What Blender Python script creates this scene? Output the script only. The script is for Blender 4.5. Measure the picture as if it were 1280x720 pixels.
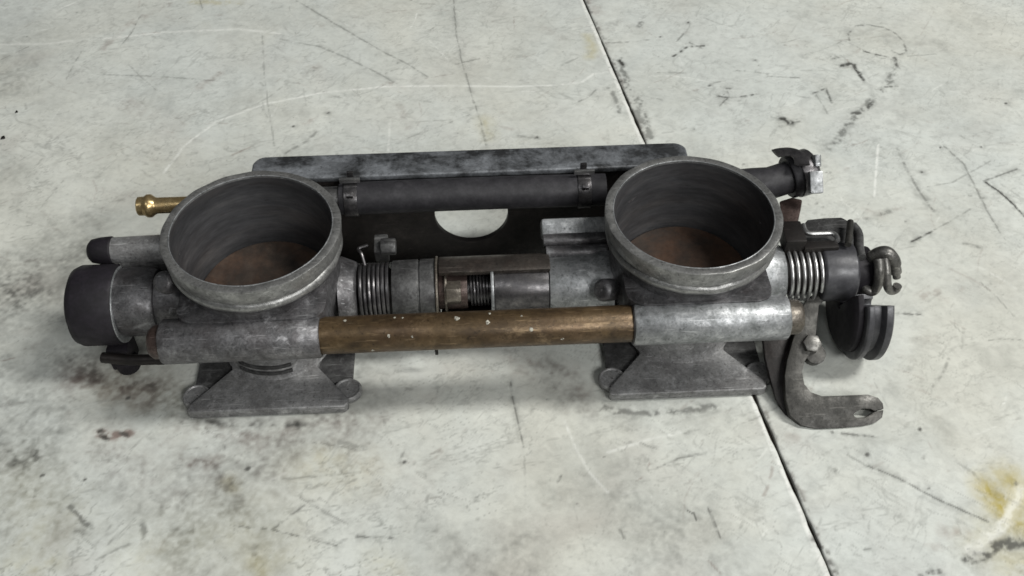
import bpy, bmesh, math, random
import numpy as np
from mathutils import Vector, Matrix

random.seed(7)
rng = np.random.default_rng(11)
for o in list(bpy.data.objects):
    bpy.data.objects.remove(o)
scene = bpy.context.scene
col = scene.collection
MM = 0.001

# ------------------------------------------------------------------ camera
F_PX, PITCH, YAW, ROLL = 1300.0, 0.805, 0.041, -0.009
CAM = Vector((1.908, -237.9, 271.66))          # millimetres
fw = Vector((math.sin(YAW) * math.cos(PITCH), math.cos(YAW) * math.cos(PITCH), -math.sin(PITCH)))
r0 = fw.cross(Vector((0, 0, 1))).normalized()
u0 = r0.cross(fw)
RT = r0 * math.cos(ROLL) + u0 * math.sin(ROLL)
UP = -r0 * math.sin(ROLL) + u0 * math.cos(ROLL)
cd = bpy.data.cameras.new('camera')
cd.sensor_width = 36.0
cd.lens = F_PX / 1280.0 * 36.0
cd.clip_start = 0.01
cd.clip_end = 50
cam = bpy.data.objects.new('camera', cd)
col.objects.link(cam)
cam.matrix_world = Matrix.Translation(CAM * MM) @ Matrix((RT, UP, -fw)).transposed().to_4x4()
scene.camera = cam

# ------------------------------------------------------------------ light (indoor workshop lamp, added left fill, dim room around)
w = bpy.data.worlds.new('World')
scene.world = w
w.use_nodes = True
bgn = w.node_tree.nodes['Background']
bgn.inputs['Color'].default_value = (0.92, 0.97, 1.0, 1)
bgn.inputs['Strength'].default_value = 0.035


def lamp(name, loc, target, sx, sy, power, color):
    l = bpy.data.lights.new(name, 'AREA')
    l.shape = 'RECTANGLE'
    l.size, l.size_y = sx, sy
    l.energy = power
    l.color = color
    o = bpy.data.objects.new(name, l)
    col.objects.link(o)
    o.location = loc
    d = Vector(target) - Vector(loc)
    o.rotation_euler = d.to_track_quat('-Z', 'Y').to_euler()
    return o


lamp('bench_tube_lamp', (1.32, -0.12, 1.75), (0.0, 0.02, 0.0), 0.30, 0.8, 40.0, (1.0, 0.99, 0.95))
lamp('front_tube_lamp', (0.85, -1.45, 1.25), (0.0, 0.0, 0.0), 0.9, 0.5, 25.0, (1.0, 1.0, 0.98))
lamp('left_soft_fill', (-0.55, -0.95, 1.75), (0.0, 0.0, 0.0), 0.9, 0.6, 5.0, (0.98, 1.0, 0.99))  # unseen fill, added to soften the rod's shadow

vs = scene.view_settings
vs.view_transform = 'Standard'
vs.look = 'None'
vs.exposure = -0.02
vs.gamma = 1.0
vs.use_curve_mapping = False
scene.cycles.filter_width = 1.6


# ------------------------------------------------------------------ pixel helper (a direction; depth from a plane the thing lies in)
def ray(px, py):
    return fw + RT * ((px - 640) / F_PX) - UP * ((py - 360) / F_PX)


def at(px, py, p0=(0, 0, 0), n=(0, 0, 1)):
    d = ray(px, py)
    n = Vector(n)
    t = (Vector(p0) - CAM).dot(n) / d.dot(n)
    return CAM + d * t


def atz(px, py, z): return at(px, py, (0, 0, z), (0, 0, 1))
def aty(px, py, y): return at(px, py, (0, y, 0), (0, 1, 0))
def atx(px, py, x): return at(px, py, (x, 0, 0), (1, 0, 0))


# ------------------------------------------------------------------ materials
def new_mat(name):
    m = bpy.data.materials.new(name)
    m.use_nodes = True
    nt = m.node_tree
    nt.nodes.clear()
    out = nt.nodes.new('ShaderNodeOutputMaterial')
    b = nt.nodes.new('ShaderNodeBsdfPrincipled')
    nt.links.new(b.outputs[0], out.inputs[0])
    return m, nt, b


def noise(nt, vec, scale, detail=4, rough=0.6, dist=0.0):
    n = nt.nodes.new('ShaderNodeTexNoise')
    n.inputs['Scale'].default_value = scale
    n.inputs['Detail'].default_value = detail
    n.inputs['Roughness'].default_value = rough
    n.inputs['Distortion'].default_value = dist
    nt.links.new(vec, n.inputs['Vector'])
    return n.outputs['Fac']


def ramp(nt, fac, stops):
    r = nt.nodes.new('ShaderNodeValToRGB')
    e = r.color_ramp.elements
    while len(e) < len(stops):
        e.new(0.5)
    for k, (p, c) in enumerate(stops):
        e[k].position = p
        e[k].color = (c[0], c[1], c[2], 1) if not isinstance(c, (int, float)) else (c, c, c, 1)
    nt.links.new(fac, r.inputs[0])
    return r.outputs[0]


def mix(nt, fac, a, b, mode='MIX'):
    n = nt.nodes.new('ShaderNodeMix')
    n.data_type = 'RGBA'
    n.blend_type = mode
    for s, v in ((n.inputs[0], fac), (n.inputs[6], a), (n.inputs[7], b)):
        if isinstance(v, (int, float)):
            s.default_value = v
        elif isinstance(v, tuple):
            s.default_value = (v[0], v[1], v[2], 1)
        else:
            nt.links.new(v, s)
    return n.outputs[2]


def math_n(nt, op, a, b=0.0):
    n = nt.nodes.new('ShaderNodeMath')
    n.operation = op
    for s, v in ((n.inputs[0], a), (n.inputs[1], b)):
        if isinstance(v, (int, float)):
            s.default_value = v
        else:
            nt.links.new(v, s)
    return n.outputs[0]


def metal(name, dark, mid, light, metallic=0.6, rough=(0.35, 0.6), scale=220, stain=None, stain_amt=0.0,
          specks=None, bump=0.25, grime=0.5, stretch=(1, 1, 1)):
    m, nt, b = new_mat(name)
    tc = nt.nodes.new('ShaderNodeTexCoord')
    mp = nt.nodes.new('ShaderNodeMapping')
    mp.inputs['Scale'].default_value = stretch
    nt.links.new(tc.outputs['Object'], mp.inputs[0])
    v = mp.outputs[0]
    n1 = noise(nt, v, scale, 6, 0.65)
    n2 = noise(nt, v, scale * 0.3, 7, 0.66, 0.25)
    n3 = noise(nt, v, scale * 5, 3, 0.6)
    c = ramp(nt, n1, [(0.30, dark), (0.5, mid), (0.72, light)])
    # oily grime in patches of its own
    g = ramp(nt, n2, [(0.42, 0.0), (0.62, 1.0)])
    g = math_n(nt, 'MULTIPLY', g, grime)
    c = mix(nt, g, c, tuple(x * 0.45 for x in dark))
    if stain:
        n4 = noise(nt, v, scale * 0.5, 8, 0.72, 0.25)
        s = ramp(nt, n4, [(0.5 - 0.2 * stain_amt, 0.0), (0.62, 1.0)])
        s = math_n(nt, 'MULTIPLY', s, min(1.0, stain_amt * 1.4))
        c = mix(nt, s, c, stain)
    if specks:
        n5 = noise(nt, tc.outputs['Object'], 330, 2, 0.4)
        s = ramp(nt, n5, [(0.70, 0.0), (0.74, 1.0)])
        c = mix(nt, s, c, specks)
    c = mix(nt, 0.6, c, ramp(nt, n3, [(0.3, 0.5), (0.7, 1.0)]), 'MULTIPLY')
    if bump >= 0.2:
        pits = ramp(nt, noise(nt, tc.outputs['Object'], 1100, 2, 0.5), [(0.30, 0.25), (0.40, 1.0)])
        c = mix(nt, 0.55, c, pits, 'MULTIPLY')
        mp2 = nt.nodes.new('ShaderNodeMapping')
        mp2.inputs['Rotation'].default_value = (0.4, 0.5, 0.6)
        mp2.inputs['Scale'].default_value = (0.12, 1.6, 1.0)
        nt.links.new(tc.outputs['Object'], mp2.inputs[0])
        scr = ramp(nt, noise(nt, mp2.outputs[0], 900, 3, 0.6), [(0.62, 0.0), (0.70, 1.0)])
        c = mix(nt, math_n(nt, 'MULTIPLY', scr, 0.45), c, tuple(min(1, x * 1.35) for x in light))
        wear = ramp(nt, noise(nt, tc.outputs['Object'], scale * 0.55, 8, 0.75, 0.4), [(0.56, 0.0), (0.66, 1.0)])
        c = mix(nt, math_n(nt, 'MULTIPLY', wear, 0.55), c, tuple(min(1, x * 1.15) for x in light))
    nt.links.new(c, b.inputs['Base Color'])
    b.inputs['Metallic'].default_value = metallic
    rr = nt.nodes.new('ShaderNodeMapRange')
    nt.links.new(n1, rr.inputs[0])
    rr.inputs[1].default_value = 0.3
    rr.inputs[2].default_value = 0.7
    rr.inputs[3].default_value = rough[1]
    rr.inputs[4].default_value = rough[0]
    nt.links.new(rr.outputs[0], b.inputs['Roughness'])
    bp = nt.nodes.new('ShaderNodeBump')
    bp.inputs['Strength'].default_value = bump
    bp.inputs['Distance'].default_value = 0.0006
    h = math_n(nt, 'ADD', math_n(nt, 'MULTIPLY', n1, 1.0), math_n(nt, 'MULTIPLY', n3, 0.35))
    nt.links.new(h, bp.inputs['Height'])
    nt.links.new(bp.outputs[0], b.inputs['Normal'])
    b.inputs['Specular IOR Level'].default_value = 0.5 if metallic > 0.05 else 0.28
    return m


M = {}
M['cast'] = metal('cast_aluminium', (0.075, 0.074, 0.078), (0.165, 0.163, 0.17), (0.32, 0.32, 0.33), 0.55, (0.36, 0.6), 260, grime=0.72, stain=(0.045,0.033,0.033), stain_amt=0.3)
M['rim'] = metal('machined_rim', (0.19, 0.19, 0.187), (0.30, 0.30, 0.295), (0.44, 0.44, 0.43), 0.65, (0.30, 0.48), 240, grime=0.35)
M['cast_mid'] = metal('flange_casting', (0.19, 0.19, 0.19), (0.32, 0.32, 0.322), (0.46, 0.46, 0.46), 0.4, (0.4, 0.6), 300, grime=0.4, stain=(0.07, 0.06, 0.055), stain_amt=0.25)
M['cast_light'] = metal('bright_cast_aluminium', (0.17, 0.18, 0.18), (0.32, 0.33, 0.34), (0.5, 0.51, 0.52), 0.55, (0.33, 0.55), 260, grime=0.3)
M['cast_dark'] = metal('grimy_cast_aluminium', (0.045, 0.043, 0.045), (0.10, 0.10, 0.10), (0.2, 0.2, 0.2), 0.5, (0.4, 0.65), 230, grime=0.6)
M['bore'] = metal('shaded_bore_metal', (0.06, 0.06, 0.064), (0.10, 0.10, 0.106), (0.16, 0.158, 0.16), 0.45, (0.4, 0.6), 120, stain=(0.055, 0.04, 0.036), stain_amt=0.2, bump=0.12, grime=0.5, stretch=(0.35, 0.35, 1.8))  # darker than the casting: shade inside the bores put into the base colour
M['plate'] = metal('varnished_brass_plate', (0.04, 0.032, 0.027), (0.08, 0.06, 0.048), (0.15, 0.11, 0.085), 0.3, (0.4, 0.6), 110, stain=(0.12, 0.055, 0.028), stain_amt=0.35, bump=0.08, grime=0.35)
M['rod'] = metal('brown_corroded_brass', (0.055, 0.036, 0.021), (0.13, 0.086, 0.043), (0.25, 0.178, 0.105), 0.55, (0.3, 0.55), 130, bump=0.25, grime=0.6, stain=(0.085, 0.05, 0.03), stain_amt=0.35, stretch=(0.8, 1, 1))
M['stub'] = metal('tarnished_rod_end', (0.085, 0.072, 0.06), (0.17, 0.15, 0.125), (0.30, 0.27, 0.23), 0.6, (0.3, 0.5), 260, grime=0.4)
M['brass'] = metal('yellow_brass', (0.38, 0.27, 0.13), (0.55, 0.41, 0.21), (0.68, 0.54, 0.3), 0.8, (0.2, 0.36), 300, bump=0.08, grime=0.3)
M['steel'] = metal('shiny_steel', (0.42, 0.42, 0.42), (0.6, 0.6, 0.6), (0.75, 0.75, 0.75), 0.95, (0.28, 0.42), 400, bump=0.06, grime=0.15)
M['spring'] = metal('oily_spring_steel', (0.06, 0.058, 0.06), (0.13, 0.125, 0.13), (0.22, 0.21, 0.21), 0.8, (0.25, 0.45), 400, bump=0.06, grime=0.4)
M['bracket'] = metal('dull_plated_steel', (0.032, 0.031, 0.028), (0.058, 0.056, 0.051), (0.10, 0.097, 0.09), 0.55, (0.38, 0.6), 230, grime=0.5)
M['rail'] = metal('painted_worn_rail', (0.022, 0.023, 0.025), (0.04, 0.042, 0.045), (0.075, 0.078, 0.082), 0.3, (0.4, 0.6), 160, stain=(0.34, 0.36, 0.39), stain_amt=0.5, grime=0.35, stretch=(0.8, 1, 1))
M['web'] = metal('oily_black_plate', (0.008, 0.006, 0.0055), (0.015, 0.012, 0.011), (0.032, 0.026, 0.024), 0.3, (0.4, 0.65), 160, grime=0.4)
M['sleeve'] = metal('oily_brown_sleeve', (0.035, 0.03, 0.026), (0.07, 0.06, 0.053), (0.13, 0.115, 0.1), 0.5, (0.35, 0.6), 200, stain=(0.06, 0.035, 0.028), stain_amt=0.2, grime=0.5)
M['rubber'] = metal('black_rubber', (0.022, 0.021, 0.024), (0.034, 0.033, 0.037), (0.055, 0.053, 0.058), 0.0, (0.42, 0.6), 180, bump=0.1, grime=0.2)
M['plastic'] = metal('black_plastic', (0.009, 0.008, 0.010), (0.014, 0.012, 0.016), (0.026, 0.022, 0.029), 0.0, (0.5, 0.72), 180, bump=0.1, grime=0.2)
M['hub'] = metal('grey_black_hub', (0.035, 0.035, 0.04), (0.06, 0.06, 0.067), (0.095, 0.095, 0.103), 0.2, (0.33, 0.5), 200, bump=0.1, grime=0.25)
M['hook'] = metal('grey_forged_steel', (0.10, 0.097, 0.09), (0.19, 0.185, 0.175), (0.32, 0.31, 0.29), 0.7, (0.3, 0.5), 260, grime=0.4)
M['rust'] = metal('rusty_oily_steel', (0.04, 0.026, 0.022), (0.08, 0.055, 0.048), (0.15, 0.11, 0.1), 0.5, (0.35, 0.6), 260, grime=0.4)


# ------------------------------------------------------------------ mesh builder (millimetres)
class MB:
    def __init__(s):
        s.v = []
        s.f = []

    def add(s, vs_, fs):
        o = len(s.v)
        s.v += [Vector(p) for p in vs_]
        s.f += [tuple(i + o for i in f) for f in fs]
        return s

    def lathe(s, prof, org, axis='z', n=64, a0=0.0, a1=360.0, closed=False):
        """prof = (t along axis, radius); a0..a1 angular range"""
        full = abs(a1 - a0) >= 359.9
        org = Vector(org)
        if axis == 'z':
            A, B, C = Vector((0, 0, 1)), Vector((1, 0, 0)), Vector((0, 1, 0))
        elif axis == 'x':
            A, B, C = Vector((1, 0, 0)), Vector((0, 1, 0)), Vector((0, 0, 1))
        elif axis == 'y':
            A, B, C = Vector((0, 1, 0)), Vector((0, 0, 1)), Vector((1, 0, 0))
        else:
            A = Vector(axis).normalized()
            B = A.orthogonal().normalized()
            C = A.cross(B)
        vs_, fs = [], []
        m = n if full else n + 1
        for j in range(m):
            a = math.radians(a0 + (a1 - a0) * j / n)
            for t, r in prof:
                vs_.append(org + A * t + (B * math.cos(a) + C * math.sin(a)) * r)
        k = len(prof)
        for j in range(n):
            j2 = (j + 1) % m
            for i in range(k if closed else k - 1):
                i2 = (i + 1) % k
                fs.append((j * k + i, j2 * k + i, j2 * k + i2, j * k + i2))
        if not closed:
            for i in (0, k - 1):
                if prof[i][1] > 1e-6 and full:
                    fs.append(tuple(j * k + i for j in range(m)))
        elif not full:
            fs.append(tuple(range(k)))
            fs.append(tuple(n * k + i for i in range(k)))
        return s.add(vs_, fs)

    def box(s, c, size, rot=None):
        hx, hy, hz = [q / 2 for q in size]
        ps = [Vector((x, y, z)) for x in (-hx, hx) for y in (-hy, hy) for z in (-hz, hz)]
        if rot is not None:
            ps = [rot @ p for p in ps]
        c = Vector(c)
        return s.add([p + c for p in ps], [(0, 1, 3, 2), (4, 6, 7, 5), (0, 4, 5, 1), (2, 3, 7, 6), (0, 2, 6, 4), (1, 5, 7, 3)])

    def prism(s, poly, vec):
        vec = Vector(vec)
        n = len(poly)
        vs_ = [Vector(p) for p in poly] + [Vector(p) + vec for p in poly]
        fs = [tuple(range(n)), tuple(range(2 * n - 1, n - 1, -1))]
        fs += [(i, (i + 1) % n, n + (i + 1) % n, n + i) for i in range(n)]
        return s.add(vs_, fs)

    def hull(s, pts):
        bm = bmesh.new()
        for p in pts:
            bm.verts.new(p)
        bmesh.ops.convex_hull(bm, input=bm.verts)
        bmesh.ops.dissolve_limit(bm, angle_limit=0.02, verts=bm.verts, edges=bm.edges)
        bm.verts.index_update()
        vs_ = [v.co.copy() for v in bm.verts]
        fs = [tuple(v.index for v in f.verts) for f in bm.faces]
        bm.free()
        used = sorted({i for f in fs for i in f})
        mp = {i: k for k, i in enumerate(used)}
        return s.add([vs_[i] for i in used], [tuple(mp[i] for i in f) for f in fs])

    def sweep(s, path, r, n=12, flat=None):
        path = [Vector(p) for p in path]
        rs = r if isinstance(r, (list, tuple)) else [r] * len(path)
        vs_, fs = [], []
        T = [(path[min(i + 1, len(path) - 1)] - path[max(i - 1, 0)]).normalized() for i in range(len(path))]
        N = T[0].orthogonal().normalized()
        if flat is not None:
            N = Vector(flat[0])
        for i, p in enumerate(path):
            N = (N - T[i] * N.dot(T[i])).normalized()
            Bv = T[i].cross(N)
            sx = flat[1] if flat is not None else 1.0
            for j in range(n):
                a = 2 * math.pi * j / n
                vs_.append(p + (N * math.cos(a) * sx + Bv * math.sin(a)) * rs[i])
        for i in range(len(path) - 1):
            for j in range(n):
                j2 = (j + 1) % n
                fs.append((i * n + j, i * n + j2, (i + 1) * n + j2, (i + 1) * n + j))
        fs.append(tuple(range(n)))
        fs.append(tuple((len(path) - 1) * n + j for j in range(n)))
        return s.add(vs_, fs)

    def build(s, name, mat, parent=None, bevel=0.35, sharp=38, seg=2, label=None, jitter=0.0):
        bm = bmesh.new()
        vv = [bm.verts.new(p) for p in s.v]
        for f in s.f:
            try:
                bm.faces.new([vv[i] for i in f])
            except ValueError:
                pass
        bmesh.ops.remove_doubles(bm, verts=bm.verts, dist=1e-4)
        bmesh.ops.recalc_face_normals(bm, faces=bm.faces)
        if bevel > 0:
            es = [e for e in bm.edges if len(e.link_faces) == 2 and e.calc_face_angle(0) > math.radians(sharp)]
            if es:
                bmesh.ops.bevel(bm, geom=es, offset=bevel, offset_type='OFFSET', segments=seg, profile=0.6,
                                affect='EDGES', clamp_overlap=True)
        for v in bm.verts:
            if jitter:
                p = v.co
                v.co += Vector((math.sin(p.y * 0.7 + p.z * 0.31), math.sin(p.x * 0.63 + p.z * 0.47 + 1),
                                math.sin(p.x * 0.41 + p.y * 0.57 + 2))) * jitter
            v.co *= MM
        me = bpy.data.meshes.new(name)
        bm.to_mesh(me)
        bm.free()
        for p in me.polygons:
            p.use_smooth = True
        me.set_sharp_from_angle(angle=math.radians(42))
        me.materials.append(M[mat])
        o = bpy.data.objects.new(name, me)
        col.objects.link(o)
        if parent is not None:
            o.parent = parent
        if label:
            o['label'] = label
        return o


def arc2(cx, cy, r, a0, a1, n):
    return [(cx + r * math.cos(math.radians(a0 + (a1 - a0) * k / n)), cy + r * math.sin(math.radians(a0 + (a1 - a0) * k / n))) for k in range(n + 1)]


def smooth_path(pts, sub=6):
    P = [Vector(p) for p in pts]
    P = [P[0] * 2 - P[1]] + P + [P[-1] * 2 - P[-2]]
    out = []
    for i in range(1, len(P) - 2):
        for k in range(sub):
            t = k / sub
            a, b, c, d = P[i - 1:i + 3]
            out.append(0.5 * ((2 * b) + (c - a) * t + (2 * a - 5 * b + 4 * c - d) * t * t + (3 * b - a - 3 * c + d) * t ** 3))
    out.append(P[-2])
    return out


# ================================================================== the table
SP0, SP1 = Vector((57.5, 218.1, 0)), Vector((98.5, -95.8, 0))     # seam, from its two ends on the table plane
VD = (SP0 - SP1).normalized()
UD = Vector((VD.y, -VD.x, 0))
USEAM = SP0.dot(UD)


def uv_of(p): return (p.dot(UD), p.dot(VD))
def uvpx(px, py): return uv_of(atz(px, py, 0))


def axis_coords(lo, hi, dlo, dhi, step):
    a = list(np.arange(dlo, dhi, step)) + [dhi]
    pre, x, st = [], dlo, step
    while x > lo:
        st = min(st * 1.6, 30)
        x = x - st
        pre.append(max(x, lo))
    post, x, st = [], dhi, step
    while x < hi:
        st = min(st * 1.6, 30)
        x = x + st
        post.append(min(x, hi))
    return np.unique(np.array(pre[::-1] + a + post))


def vnoise(U, V, cell, seed):
    r = np.random.default_rng(seed)
    g = r.random((160, 160))
    x, y = U / cell, V / cell
    xi, yi = np.floor(x).astype(int), np.floor(y).astype(int)
    fx, fy = x - xi, y - yi
    fx = fx * fx * (3 - 2 * fx)
    fy = fy * fy * (3 - 2 * fy)
    a = g[xi % 160, yi % 160]; b = g[(xi + 1) % 160, yi % 160]
    c = g[xi % 160, (yi + 1) % 160]; d = g[(xi + 1) % 160, (yi + 1) % 160]
    return (a * (1 - fx) + b * fx) * (1 - fy) + (c * (1 - fx) + d * fx) * fy


def fnoise(U, V, cell, seed, oct=4):
    t, amp, s = 0, 1.0, 0
    for k in range(oct):
        t = t + amp * vnoise(U, V, cell / 2 ** k, seed + k)
        s += amp
        amp *= 0.55
    return t / s


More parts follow.
